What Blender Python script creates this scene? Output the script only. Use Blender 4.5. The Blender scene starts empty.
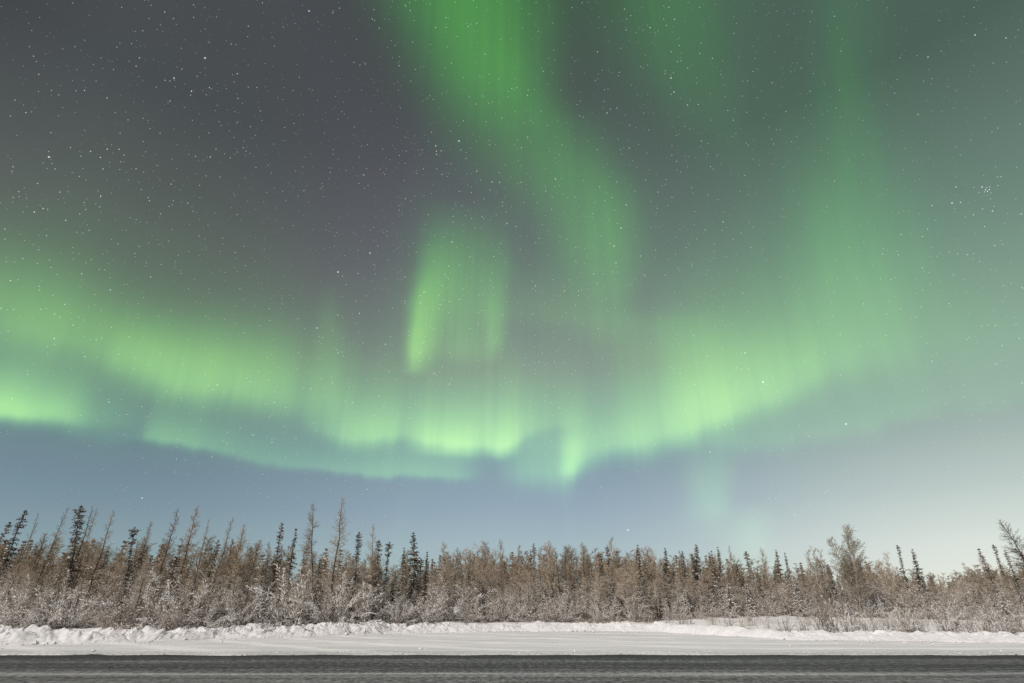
import bpy, math, random
import numpy as np
from mathutils import Vector, noise as mnoise

scene = bpy.context.scene
COL = scene.collection
R = math.radians

# ------------------------------------------------------------------ camera
CAM_Z = 1.7
PITCH = R(24.64)
FPX = 1024 * 20.0 / 36.0
cam_data = bpy.data.cameras.new("camera")
cam_data.lens = 20.0
cam_data.sensor_width = 36.0
cam_data.clip_start = 0.1
cam_data.clip_end = 20000
cam = bpy.data.objects.new("camera", cam_data)
COL.objects.link(cam)
cam.location = (0, 0, CAM_Z)
cam.rotation_euler = (math.pi / 2 + PITCH, 0, 0)
scene.camera = cam

scene.view_settings.view_transform = 'Standard'
scene.view_settings.look = 'None'
scene.view_settings.exposure = 0.0
scene.view_settings.gamma = 1.0
scene.view_settings.use_curve_mapping = False
scene.cycles.use_denoising = False
scene.cycles.max_bounces = 5
scene.cycles.diffuse_bounces = 3
scene.cycles.sample_clamp_indirect = 4.0

MOON_EL = R(41)
MOON_AZ = R(180 + 38)          # compass style from +Y, clockwise: behind the camera, a little to the left


def ray(px, py):
    """direction in the world of a spot in the photograph"""
    a, b = (px - 512.0) / FPX, (341.5 - py) / FPX
    d = np.array([a, math.cos(PITCH) - b * math.sin(PITCH), math.sin(PITCH) + b * math.cos(PITCH)])
    return d / np.linalg.norm(d)


def azel(px, py):
    d = ray(px, py)
    return math.degrees(math.atan2(d[0], d[1])), math.degrees(math.asin(d[2]))


def on_ground(px, py, z=0.0):
    d = ray(px, py)
    t = (z - CAM_Z) / d[2]
    return d[0] * t, d[1] * t


def at_depth(px, py, y):
    """x and z of a spot of the photograph on the plane Y = y"""
    d = ray(px, py)
    t = y / d[1]
    return d[0] * t, CAM_Z + d[2] * t


def lin(c):
    return tuple((v / 12.92 if v <= 0.04045 else ((v + 0.055) / 1.055) ** 2.4) for v in (x / 255.0 for x in c))


# ------------------------------------------------------------------ world: night sky with aurora and stars
world = bpy.data.worlds.new("World")
scene.world = world
world.use_nodes = True
wt = world.node_tree
wt.nodes.clear()


class V:
    """a float socket with arithmetic"""
    def __init__(self, s): self.s = s
    def __add__(self, o): return op('ADD', self, o)
    __radd__ = __add__
    def __sub__(self, o): return op('SUBTRACT', self, o)
    def __rsub__(self, o): return op('SUBTRACT', o, self)
    def __mul__(self, o): return op('MULTIPLY', self, o)
    __rmul__ = __mul__
    def __truediv__(self, o): return op('DIVIDE', self, o)
    def __rtruediv__(self, o): return op('DIVIDE', o, self)
    def __neg__(self): return op('MULTIPLY', self, -1.0)


def put(tree, sock, v):
    if isinstance(v, V): v = v.s
    if isinstance(v, bpy.types.NodeSocket): tree.links.new(v, sock)
    else: sock.default_value = v


def op(kind, a, b=None, c=None, clamp=False):
    n = wt.nodes.new('ShaderNodeMath')
    n.operation = kind
    n.use_clamp = clamp
    for i, v in enumerate((a, b, c)):
        if v is not None: put(wt, n.inputs[i], v)
    return V(n.outputs[0])


def sstep(x, a, b):
    n = wt.nodes.new('ShaderNodeMapRange')
    n.interpolation_type = 'SMOOTHSTEP'
    put(wt, n.inputs[0], x)
    n.inputs[1].default_value, n.inputs[2].default_value = a, b
    n.inputs[3].default_value, n.inputs[4].default_value = 0.0, 1.0
    return V(n.outputs[0])


def curve(x01, pts, lo, hi):
    """smooth curve through pts (x in 0..1, y in lo..hi)"""
    n = wt.nodes.new('ShaderNodeFloatCurve')
    put(wt, n.inputs['Value'], x01)
    cm = n.mapping
    cm.use_clip = True
    cm.extend = 'HORIZONTAL'
    c = cm.curves[0]
    pts = sorted(pts)
    for i, (x, y) in enumerate(pts):
        y = (y - lo) / (hi - lo)
        if i < 2: p = c.points[i]; p.location = (x, y)
        else: p = c.points.new(x, y)
    for p in c.points: p.handle_type = 'AUTO_CLAMPED'
    cm.update()
    return V(n.outputs[0]) * (hi - lo) + lo


def noise(vec, scale, detail=2.0, rough=0.5):
    n = wt.nodes.new('ShaderNodeTexNoise')
    n.inputs['Scale'].default_value = scale
    n.inputs['Detail'].default_value = detail
    n.inputs['Roughness'].default_value = rough
    put(wt, n.inputs['Vector'], vec)
    return V(n.outputs['Fac'])


def xyz(x, y, z):
    n = wt.nodes.new('ShaderNodeCombineXYZ')
    for i, v in enumerate((x, y, z)): put(wt, n.inputs[i], v)
    return n.outputs[0]


tc = wt.nodes.new('ShaderNodeTexCoord')
DIR = tc.outputs['Generated']
sp = wt.nodes.new('ShaderNodeSeparateXYZ')
wt.links.new(DIR, sp.inputs[0])
DX, DY, DZ = (V(s) for s in sp.outputs)
AZ = op('ARCTAN2', DX, DY) * (180 / math.pi)
EL = op('ARCSINE', DZ) * (180 / math.pi)
# gentle waviness so that no edge is a ruled line
wob = noise(xyz(AZ * 0.1, EL * 0.1, 0.0), 1.3, 3.0) - 0.5

AZ01 = AZ / 120.0 + 0.5
EL01 = EL / 70.0
COSEL = op('COSINE', EL * (math.pi / 180))
# fine vertical rays
rays_fine = noise(xyz(AZ * 0.9, EL * 0.035, 2.0), 1.0, 2.0, 0.55)
rays_mid = noise(xyz(AZ * 0.28, EL * 0.02, 7.0), 1.0, 2.0, 0.5)
ELW = EL + wob * 1.6 + (rays_mid - 0.5) * 1.2 + (rays_fine - 0.5) * 0.4


def sample_line(pts, x):
    pts = sorted(pts)
    return float(np.interp(x, [p[0] for p in pts], [p[1] for p in pts]))


def band(line, strength, up, down, ray_amount=0.5, sharp=2.0, tail=0.0, tail_h=6.0):
    """an aurora band lying along the sky: line (px, py) of its brightest foot, strength (px, value),
    up (px, height in photo rows) and down: softness below in degrees"""
    c, s, u = [], [], []
    for px, py in line:
        a, e = azel(px, py)
        c.append((a / 120 + 0.5, e))
    for px, v in strength:
        a, e = azel(px, sample_line(line, px))
        s.append((a / 120 + 0.5, v))
    for px, h in up:
        y = sample_line(line, px)
        a, e = azel(px, y); a2, e2 = azel(px, y - h)
        u.append((a / 120 + 0.5, e2 - e))
    ce, st, su = curve(AZ01, c, 0, 60), curve(AZ01, s, 0, 2), curve(AZ01, u, 0, 40)
    t = ELW - ce
    above = op('MAXIMUM', t, 0.0) / su
    below = op('MAXIMUM', -t, 0.0) / down
    g = op('EXPONENT', -(op('POWER', above, sharp)) - below * below)
    if tail:
        g = g + op('EXPONENT', -(op('MAXIMUM', t, 0.0) / tail_h)) * sstep(t, -down, down) * tail
    r = (rays_fine * 0.45 + rays_mid * 0.85 - 0.65) * (ray_amount * 2.0) + 1.0
    return g * st * op('MAXIMUM', r, 0.0)


def column(line, strength, left, right, p=2.0, ray_amount=0.0):
    """an aurora ray or ribbon rising up the sky: line (px, py) of its axis, strength (py, value),
    left / right: half widths (py, photo columns)"""
    line = sorted(line, key=lambda q: q[1])
    ys = [q[1] for q in line]; xs = [q[0] for q in line]
    cx = lambda y: float(np.interp(y, ys, xs))
    c, s, l, r = [], [], [], []
    for px, py in line:
        a, e = azel(px, py); c.append((e / 70, a))
    for py, v in strength:
        a, e = azel(cx(py), py); s.append((e / 70, v))
    for src, dst, sg in ((left, l, -1), (right, r, 1)):
        for py, w in src:
            a, e = azel(cx(py), py); a2, e2 = azel(cx(py) + sg * w, py)
            dst.append((e / 70, abs(a2 - a)))
    ca, st = curve(EL01, c, -60, 60), curve(EL01, s, 0, 2)
    wl, wr = curve(EL01, l, 0, 40), curve(EL01, r, 0, 40)
    t = AZ - ca + wob * 2.0
    q = op('MAXIMUM', -t, 0.0) / wl + op('MAXIMUM', t, 0.0) / wr
    g = op('EXPONENT', -op('POWER', q, p))
    if ray_amount:
        rr = (rays_fine * 0.5 + rays_mid * 0.7 - 0.6) * (ray_amount * 2.0) + 1.0
        g = g * op('MAXIMUM', rr, 0.0)
    return g * st


parts = []
# A: bright foot at the left edge
parts.append(band([(-120, 408), (0, 409), (40, 412), (80, 416), (120, 420)],
                  [(-120, .35), (-30, .75), (0, .92), (30, .80), (62, .66), (80, .42), (96, .2), (118, .1), (150, 0.0)],
                  [(-120, 40), (0, 34), (80, 28), (120, 26)], 0.75, 0.2, 1.5, tail=0.25, tail_h=7))
# B: upper diffuse band of the left half
parts.append(band([(-120, 300), (0, 318), (80, 340), (120, 355), (180, 376), (240, 388), (290, 396), (340, 400)],
                  [(-120, .25), (0, .36), (70, .36), (125, .54), (170, .66), (215, .64), (265, .58), (300, .34), (330, .2), (360, 0.0)],
                  [(-120, 60), (0, 62), (120, 46), (200, 52), (300, 56), (340, 60)], 2.0, 0.25, 2.0, tail=0.20, tail_h=9))
# C: thin low band with a crisp foot
parts.append(band([(120, 436), (146, 438), (200, 446), (250, 456), (330, 466), (400, 473), (468, 477), (500, 477)],
                  [(100, .06), (136, .10), (156, .46), (180, .44), (220, .32), (290, .26), (340, .32), (400, .38), (450, .36), (466, .24), (480, .08), (497, 0.0)],
                  [(120, 30), (200, 24), (330, 24), (468, 30)], 0.5, 0.25, 1.5))
# D: bright central band
parts.append(band([(290, 410), (320, 424), (360, 435), (400, 432), (440, 440), (475, 444), (505, 442), (525, 432), (560, 420)],
                  [(300, 0.0), (318, .26), (340, .44), (360, .60), (385, .54), (400, .50), (430, .70), (470, .82), (505, .80), (520, .56), (535, .40), (552, .26), (575, .12), (600, 0.0)],
                  [(290, 44), (360, 44), (440, 40), (510, 48), (560, 50)], 1.0, 0.5, 1.4, tail=0.22, tail_h=8))
parts.append(band([(400, 446), (440, 452), (475, 454), (520, 448)],
                  [(400, 0.0), (430, .18), (468, .30), (480, .12), (500, .24), (520, 0.0)],
                  [(400, 14), (520, 14)], 0.5, 0.3))
# E: bright right hand band with its spike
parts.append(band([(520, 470), (545, 472), (566, 474), (580, 460), (610, 446), (660, 434), (700, 420), (750, 402), (800, 384), (840, 366), (900, 350)],
                  [(494, 0.0), (512, .16), (530, .34), (555, .42), (568, .52), (590, .52), (630, .66), (680, .70), (715, .56), (760, .44), (800, .34), (830, .20), (870, .08), (920, 0.0)],
                  [(520, 34), (566, 44), (610, 42), (680, 50), (760, 60), (840, 62), (900, 60)], 1.5, 0.3, 1.5, tail=0.16, tail_h=8))
parts.append(column([(572, 380), (571, 430), (568, 478)], [(350, 0.0), (390, .06), (430, .3), (462, .55), (476, .2), (484, 0.0)],
                    [(350, 14), (478, 8)], [(350, 20), (440, 16), (478, 8)], 2.0))
# F: wide glow on the right
parts.append(band([(560, 430), (700, 438), (760, 440), (850, 424), (930, 400), (1040, 380), (1150, 380)],
                  [(660, 0.0), (700, .16), (730, .22), (800, .22), (880, .20), (1000, .14), (1150, .10)],
                  [(560, 110), (800, 130), (1040, 110)], 1.3, 0.25, 2.0))
# G: tall pale rays on the right
parts.append(column([(838, -40), (846, 60), (846, 150), (852, 230), (880, 300), (900, 350)],
                    [(-300, 0.0), (-40, .05), (60, .08), (160, .06), (230, .07), (280, .09), (320, .07), (370, .02), (400, 0.0)],
                    [(-40, 36), (150, 30), (240, 34), (350, 40)], [(-40, 44), (150, 34), (240, 40), (350, 34)], 2.0, 0.7))
parts.append(column([(826, -40), (828, 150), (826, 230), (820, 330)],
                    [(60, 0.0), (160, .01), (220, .03), (280, .05), (340, .04), (390, 0.0)],
                    [(-40, 20), (330, 30)], [(-40, 20), (330, 26)], 2.0))
# H: the broad diagonal ribbon from the top
parts.append(column([(462, -60), (470, 0), (494, 60), (524, 120), (560, 165), (590, 200), (606, 232), (613, 270), (610, 310), (606, 340)],
                    [(-420, 0.0), (-240, .12), (-60, .40), (0, .47), (60, .47), (110, .36), (150, .27), (200, .28), (240, .27), (275, .22), (310, .12), (350, 0.0)],
                    [(-60, 84), (0, 82), (60, 74), (120, 76), (180, 72), (230, 56), (280, 40), (340, 30)],
                    [(-60, 74), (0, 72), (60, 52), (100, 42), (140, 50), (190, 44), (230, 34), (290, 26), (340, 22)], 2.3, 0.3))
# I: small hanging curtain
parts.append(column([(446, 190), (436, 240), (426, 290), (418, 330), (414, 375)],
                    [(195, 0.0), (225, .10), (260, .32), (310, .62), (345, .72), (362, .5), (378, 0.0)],
                    [(190, 22), (260, 13), (330, 9), (375, 8)], [(190, 34), (260, 28), (330, 20), (375, 12)], 2.0))
parts.append(column([(500, 190), (498, 260), (496, 330), (488, 370)],
                    [(195, 0.0), (230, .07), (280, .2), (330, .32), (350, .18), (366, 0.0)],
                    [(190, 30), (330, 15)], [(190, 16), (330, 9)], 2.0, 0.2))
parts.append(column([(468, 190), (464, 260), (460, 350)],
                    [(200, 0.0), (240, .07), (300, .17), (345, .16), (370, 0.0)],
                    [(190, 20), (350, 14)], [(190, 20), (350, 14)], 2.0, 0.2))
parts.append(column([(468, 190), (462, 260), (458, 350)],
                    [(205, 0.0), (250, .05), (300, .10), (345, .10), (362, .03), (375, 0.0)],
                    [(190, 44), (350, 42)], [(190, 44), (350, 40)], 3.0, 1.1))
for gx, gs in ((814, .06), (843, .085), (872, .07), (788, .04), (903, .035)):
    parts.append(column([(gx, 0), (gx + 2, 150), (gx + 8, 250), (gx + 22, 350)],
                        [(60, 0.0), (150, gs * .5), (230, gs), (290, gs), (340, gs * .6), (390, 0.0)],
                        [(0, 15), (350, 18)], [(0, 18), (350, 20)], 2.0))
# J: faint rays at the top right
parts.append(column([(655, -60), (664, 0), (682, 60), (712, 120), (735, 180)],
                    [(-300, 0.0), (-60, .15), (0, .18), (50, .15), (110, .08), (160, .02), (190, 0.0)],
                    [(-60, 54), (0, 52), (180, 40)], [(-60, 80), (0, 70), (100, 50), (180, 30)], 2.0, 0.4))
# diffuse green of the middle between the ribbon and the low bands
parts.append(column([(610, 200), (560, 300), (640, 330), (700, 360)],
                    [(200, .04), (260, .10), (320, .16), (370, .14), (420, 0.0)],
                    [(200, 60), (370, 90)], [(200, 60), (370, 90)], 2.0, 0.3))
parts.append(band([(-120, 380), (100, 400), (300, 430), (520, 440), (700, 400), (900, 330), (1100, 320)],
                  [(-120, .12), (100, .11), (330, .10), (420, .17), (520, .16), (600, .17), (700, .17), (900, .14), (1000, .08), (1150, .06)],
                  [(-120, 150), (100, 150), (330, 120), (420, 190), (600, 170), (700, 170), (900, 190), (1100, 160)], 3.0, 0.35, 2.0))
# K: detached pale patches low on the right
parts.append(column([(712, 430), (712, 540)], [(440, 0.0), (480, .21), (500, .24), (525, .08), (545, 0.0)],
                    [(430, 24), (540, 24)], [(430, 18), (540, 18)], 2.4))
parts.append(column([(752, 480), (752, 570)], [(500, 0.0), (535, .16), (560, .08), (580, 0.0)],
                    [(480, 24), (570, 24)], [(480, 20), (570, 20)], 2.0))
parts.append(column([(330, 290), (330, 420)], [(280, 0.0), (330, .1), (380, .10), (420, 0.0)],
                    [(280, 12), (420, 20)], [(280, 8), (420, 14)], 2.0))
AUR = parts[0]
for p_ in parts[1:]: AUR = AUR + p_
front = sstep(DY, 0.0, 0.35)                     # these bands hang in the northern half of the sky
AUR = AUR * front


# air glow behind the aurora
def ramp(stops, fac):
    n = wt.nodes.new('ShaderNodeValToRGB')
    put(wt, n.inputs[0], fac)
    el = n.color_ramp.elements
    stops = sorted((azel(px, py)[1] / 70.0, lin(c)) for px, py, c in stops)
    for i, (t, c) in enumerate(stops):
        e = el[i] if i < 2 else el.new(t)
        e.position = max(0.0, min(1.0, t)); e.color = (*c, 1)
    n.color_ramp.interpolation = 'LINEAR'
    return n.outputs[0]


def mixc(fac, a, b, mode='MIX'):
    n = wt.nodes.new('ShaderNodeMix')
    n.data_type = 'RGBA'; n.blend_type = mode
    put(wt, n.inputs[0], fac)
    for s, v in ((n.inputs[6], a), (n.inputs[7], b)):
        if isinstance(v, tuple): s.default_value = (*v, 1)
        else: put(wt, s, v)
    return n.outputs[2]


left_sky = ramp([(30, 8, (70, 73, 76)), (60, 150, (83, 85, 87)), (60, 240, (93, 96, 95)), (60, 320, (102, 110, 108)),
                 (60, 430, (106, 129, 138)), (60, 490, (119, 142, 155)), (60, 540, (136, 159, 167)), (60, 600, (144, 164, 164))], EL01)
mid_sky = ramp([(512, -200, (64, 63, 68)), (512, 0, (62, 67, 68)), (400, 100, (75, 76, 82)), (370, 250, (101, 100, 111)), (560, 370, (127, 124, 135)),
                (512, 460, (128, 150, 165)), (512, 510, (148, 168, 183)), (512, 550, (164, 184, 191)), (512, 600, (168, 189, 187))], EL01)
right_sky = ramp([(980, 8, (74, 97, 85)), (980, 100, (91, 114, 103)), (980, 200, (108, 132, 121)), (980, 300, (128, 149, 139)),
                  (980, 400, (148, 168, 162)), (980, 480, (186, 200, 195)), (980, 540, (217, 225, 218)), (980, 575, (228, 232, 222)), (980, 600, (224, 227, 215))], EL01)
base = mixc(sstep(AZ, -38, 2), left_sky, mid_sky)
base = mixc(sstep(AZ, 4, 42), base, right_sky)
# uneven air glow
patch = noise(xyz(AZ * 0.045, EL * 0.06, 4.0), 1.0, 2.0)
base = mixc(op('MULTIPLY', patch, 0.08) * sstep(EL, 8, 22), base, (0.150, 0.135, 0.165))

base = mixc(sstep(-AZ, 44, 64) * sstep(EL, 27, 42) * 0.55, base, (0.022, 0.026, 0.028))  # darker upper left corner: lens vignette painted into the sky colour
# behind the photographer: added warm grey fill, tempering the green skylight on the snow
base = mixc(sstep(DY, 0.25, -0.35), base, (0.20, 0.160, 0.160))

# aurora colour: emerald high up, yellow green where it is dense
a2 = AUR * AUR
low = 1.0 - sstep(EL, 8, 42)
sepR = AUR * (0.02 + low * 0.11) + a2 * 0.08
sepG = AUR * 0.47
sepB = AUR * (0.035 + low * 0.085) - a2 * 0.02
cmb = wt.nodes.new('ShaderNodeCombineColor')
for i, v in enumerate((sepR, sepG, sepB)): put(wt, cmb.inputs[i], v)
glow = mixc(1.0, base, cmb.outputs[0], 'ADD')


# stars
def voro(scale, rad, bright, seed):
    off = wt.nodes.new('ShaderNodeVectorMath'); off.operation = 'ADD'
    wt.links.new(DIR, off.inputs[0]); off.inputs[1].default_value = seed
    n = wt.nodes.new('ShaderNodeTexVoronoi')
    n.voronoi_dimensions = '3D'; n.feature = 'F1'
    n.inputs['Scale'].default_value = scale
    wt.links.new(off.outputs[0], n.inputs['Vector'])
    d = V(n.outputs['Distance']) / (rad * scale)
    s = wt.nodes.new('ShaderNodeSeparateColor')
    wt.links.new(n.outputs['Color'], s.inputs[0])
    k = op('POWER', V(s.outputs[0]), 3.0) * (bright * 1.9)
    core = 1.0 - sstep(d, 0.35, 1.0)
    tint = mixc(V(s.outputs[1]), (0.68, 0.88, 1.3), (1.35, 1.02, 0.68))
    return core * k * 0.50, tint


star_fade = sstep(EL, 1, 26) * 0.8 + 0.2
dens = sstep(noise(DIR, 3.0, 2.0), 0.35, 0.65) * 0.8 + 0.5
for sc_, rad, br, sd in ((190, .00085, .62, (3.1, 1.7, 8.2)), (120, .0009, .85, (1.3, 4.1, 2.2)), (48, .00105, .9, (9.3, 5.5, 0.4)), (17, .0012, 1.3, (5.2, 7.7, 3.3))):
    k, tint = voro(sc_, rad, br, sd)
    n = wt.nodes.new('ShaderNodeVectorMath'); n.operation = 'SCALE'
    wt.links.new(tint, n.inputs[0]); put(wt, n.inputs['Scale'], k * star_fade * dens)
    glow = mixc(1.0, glow, n.outputs[0], 'ADD')
# stars of the photograph bright enough to be told apart, the open cluster among them
known = [(49, 157, .55, 1.3), (205, 58, .5, 1.25), (174, 78, .4, 1.1), (309, 11, .4, 1.1), (459, 141, .45, 1.2), (370, 253, .4, 1.1), (338, 272, .5, 1.2),
         (317, 328, .4, 1.0), (452, 242, .35, 1.0), (492, 182, .3, 1.0), (671, 78, .4, 1.1), (674, 92, .35, 1.0), (607, 113, .3, 1.0), (621, 228, .35, 1.0),
         (763, 382, .5, 1.2), (745, 353, .35, 1.0), (846, 424, .5, 1.2), (975, 35, .4, 1.1), (1006, 38, .3, 1.0), (928, 57, .3, 1.0), (952, 203, .4, 1.1),
         (628, 530, .5, 1.1), (142, 498, .4, 1.0), (109, 402, .3, 1.0), (956, 187, .35, .9), (982, 187, .55, .9), (985.5, 190, .5, .8), (987.5, 191.5, .5, .8),
         (989.2, 189.5, .5, .8), (986.5, 187.6, .35, .7), (989.7, 186.8, .35, .7), (984.5, 192, .35, .7), (991, 193, .28, .7), (998, 185.4, .3, .7),
         (979, 192.8, .25, .7), (974, 187.5, .25, .7), (990.5, 199, .25, .7), (992.5, 211, .45, .9), (982.5, 209, .3, .8), (1001, 176.6, .3, .8), (997.5, 176.8, .25, .8)]
acc = None
for px, py, br, rad in known:
    d = ray(px, py)
    vm = wt.nodes.new('ShaderNodeVectorMath'); vm.operation = 'DISTANCE'
    wt.links.new(DIR, vm.inputs[0]); vm.inputs[1].default_value = tuple(d)
    local = 1.0 / FPX * (np.dot(d, ray(512, 341.5)))
    k = (1.0 - sstep(V(vm.outputs['Value']), 0.2 * rad * local, 0.95 * rad * local)) * (br * 1.3)
    acc = k if acc is None else acc + k
n = wt.nodes.new('ShaderNodeVectorMath'); n.operation = 'SCALE'
n.inputs[0].default_value = (0.92, 0.97, 1.08); put(wt, n.inputs['Scale'], acc)
glow = mixc(1.0, glow, n.outputs[0], 'ADD')

# moonlit air: the Sky Texture far dimmer than by day
sky = wt.nodes.new('ShaderNodeTexSky')
sky.sky_type = 'NISHITA'
sky.sun_disc = False
sky.sun_elevation = MOON_EL
sky.sun_rotation = MOON_AZ
bg_moon = wt.nodes.new('ShaderNodeBackground')
wt.links.new(sky.outputs[0], bg_moon.inputs[0]); bg_moon.inputs[1].default_value = 0.002
bg_air = wt.nodes.new('ShaderNodeBackground')
wt.links.new(glow, bg_air.inputs[0]); bg_air.inputs[1].default_value = 1.0
add = wt.nodes.new('ShaderNodeAddShader')
wt.links.new(bg_moon.outputs[0], add.inputs[0]); wt.links.new(bg_air.outputs[0], add.inputs[1])
wo = wt.nodes.new('ShaderNodeOutputWorld')
wt.links.new(add.outputs[0], wo.inputs[0])
world.cycles.sampling_method = 'MANUAL'
world.cycles.sample_map_resolution = 256

# ------------------------------------------------------------------ the moon, behind the photographer
moon_data = bpy.data.lights.new("moonlight", 'SUN')
moon_data.energy = 3.3
moon_data.angle = R(0.5)
moon_data.color = (1.0, 0.938, 0.885)
moon = bpy.data.objects.new("moonlight", moon_data)
COL.objects.link(moon)
to_moon = Vector((math.sin(MOON_AZ) * math.cos(MOON_EL), math.cos(MOON_AZ) * math.cos(MOON_EL), math.sin(MOON_EL)))
moon.rotation_euler = to_moon.to_track_quat('Z', 'Y').to_euler()

# ------------------------------------------------------------------ materials
def material(name):
    m = bpy.data.materials.new(name)
    m.use_nodes = True
    t = m.node_tree
    b = t.nodes['Principled BSDF']
    return m, t, b


def nd(t, kind, **kw):
    n = t.nodes.new(kind)
    for k, v in kw.items(): setattr(n, k, v)
    return n


def t_math(t, kind, a, b=None, clamp=False):
    n = nd(t, 'ShaderNodeMath', operation=kind, use_clamp=clamp)
    for i, v in enumerate((a, b)):
        if v is None: continue
        if isinstance(v, bpy.types.NodeSocket): t.links.new(v, n.inputs[i])
        else: n.inputs[i].default_value = v
    return n.outputs[0]


def t_mix(t, fac, a, b):
    n = nd(t, 'ShaderNodeMix', data_type='RGBA')
    for s, v in ((n.inputs[0], fac), (n.inputs[6], a), (n.inputs[7], b)):
        if isinstance(v, bpy.types.NodeSocket): t.links.new(v, s)
        elif isinstance(v, tuple): s.default_value = (*v, 1)
        else: s.default_value = v
    return n.outputs[2]


def t_noise(t, vec, scale, detail=3.0, rough=0.55):
    n = nd(t, 'ShaderNodeTexNoise')
    n.inputs['Scale'].default_value = scale
    n.inputs['Detail'].default_value = detail
    n.inputs['Roughness'].default_value = rough
    t.links.new(vec, n.inputs['Vector'])
    return n.outputs['Fac']


def t_range(t, v, a, b, lo=0.0, hi=1.0):
    n = nd(t, 'ShaderNodeMapRange', interpolation_type='SMOOTHSTEP')
    t.links.new(v, n.inputs[0])
    for i, x in enumerate((a, b, lo, hi)): n.inputs[i + 1].default_value = x
    return n.outputs[0]


def t_scaled(t, src, s):
    n = nd(t, 'ShaderNodeMapping')
    t.links.new(src, n.inputs['Vector'])
    n.inputs['Scale'].default_value = s
    return n.outputs[0]


def wood(name, c1, c2, frost_low, frost_high, frost=(0.74, 0.715, 0.66)):
    """bark or twigs, of a tint that differs from tree to tree, with rime that is thicker near the snow"""
    m, t, b = material(name)
    geo = nd(t, 'ShaderNodeNewGeometry')
    oi = nd(t, 'ShaderNodeObjectInfo')
    pos = geo.outputs['Position']
    n1 = t_noise(t, pos, 2.2, 3.0)
    f = t_math(t, 'ADD', t_math(t, 'MULTIPLY', n1, 0.6), t_math(t, 'MULTIPLY', oi.outputs['Random'], 0.5))
    col = t_mix(t, t_range(t, f, 0.25, 0.85), c1, c2)
    sep = nd(t, 'ShaderNodeSeparateXYZ'); t.links.new(pos, sep.inputs[0])
    n2 = t_noise(t, pos, 0.55, 4.0, 0.6)
    h = t_math(t, 'ADD', sep.outputs[2], t_math(t, 'MULTIPLY', t_math(t, 'SUBTRACT', n2, 0.5), 3.0))
    amt = t_range(t, h, 0.4, 5.4, frost_low, frost_high)
    n3 = t_noise(t, pos, 3.4, 3.0, 0.6)
    cover = t_range(t, t_math(t, 'ADD', n3, t_math(t, 'SUBTRACT', amt, 0.5)), 0.26, 0.78)
    t.links.new(t_mix(t, cover, col, frost), b.inputs['Base Color'])
    b.inputs['Roughness'].default_value = 0.85
    b.inputs['Specular IOR Level'].default_value = 0.15
    return m


def snow_mat(name, base=(0.86, 0.855, 0.86), grain=30.0, bump=0.15):
    m, t, b = material(name)
    geo = nd(t, 'ShaderNodeNewGeometry')
    n = t_noise(t, geo.outputs['Position'], 1.1, 4.0)
    t.links.new(t_mix(t, t_range(t, n, 0.3, 0.7), base, tuple(v * 0.93 for v in base)), b.inputs['Base Color'])
    b.inputs['Roughness'].default_value = 0.7
    b.inputs['Specular IOR Level'].default_value = 0.2
    bp = nd(t, 'ShaderNodeBump'); bp.inputs['Strength'].default_value = bump; bp.inputs['Distance'].default_value = 0.05
    t.links.new(t_noise(t, geo.outputs['Position'], grain, 4.0), bp.inputs['Height'])
    t.links.new(bp.outputs[0], b.inputs['Normal'])
    return m


M = dict(
    larch_bark=wood('larch bark', (0.07, 0.05, 0.04), (0.13, 0.10, 0.08), 0.30, 0.10),
    larch_twig=wood('larch twigs', (0.25, 0.20, 0.145), (0.44, 0.36, 0.265), 0.70, 0.18),
    spruce_bark=wood('spruce bark', (0.06, 0.05, 0.04), (0.12, 0.10, 0.08), 0.25, 0.12),
    spruce_leaf=wood('spruce needles', (0.07, 0.06, 0.038), (0.19, 0.155, 0.10), 0.60, 0.28),
    birch_bark=wood('birch bark', (0.20, 0.16, 0.12), (0.38, 0.32, 0.25), 0.25, 0.15),
    birch_twig=wood('birch twigs', (0.27, 0.22, 0.165), (0.46, 0.38, 0.285), 0.66, 0.22),
    willow_stem=wood('willow stems', (0.11, 0.085, 0.07), (0.22, 0.17, 0.14), 0.34, 0.2),
    willow_twig=wood('willow twigs', (0.18, 0.14, 0.10), (0.32, 0.25, 0.185), 0.50, 0.30),
    bare_stem=wood('bare stems', (0.10, 0.076, 0.058), (0.19, 0.15, 0.115), 0.42, 0.35),
    pale_twig=wood('grey green twigs', (0.10, 0.10, 0.07), (0.18, 0.175, 0.125), 0.4, 0.2),
    frosted_twig=wood('rimed twigs', (0.24, 0.20, 0.165), (0.40, 0.34, 0.28), 0.80, 0.6),
    grey_twig=wood('grey birch twigs', (0.17, 0.145, 0.105), (0.30, 0.26, 0.19), 0.5, 0.25),
    far_twig=wood('far twigs', (0.16, 0.125, 0.09), (0.32, 0.26, 0.185), 0.5, 0.15),
    snow=snow_mat('fresh snow', (0.80, 0.795, 0.79)),
    bank=snow_mat('ploughed snow', (0.735, 0.735, 0.74), 14.0, 0.35),
)


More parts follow.
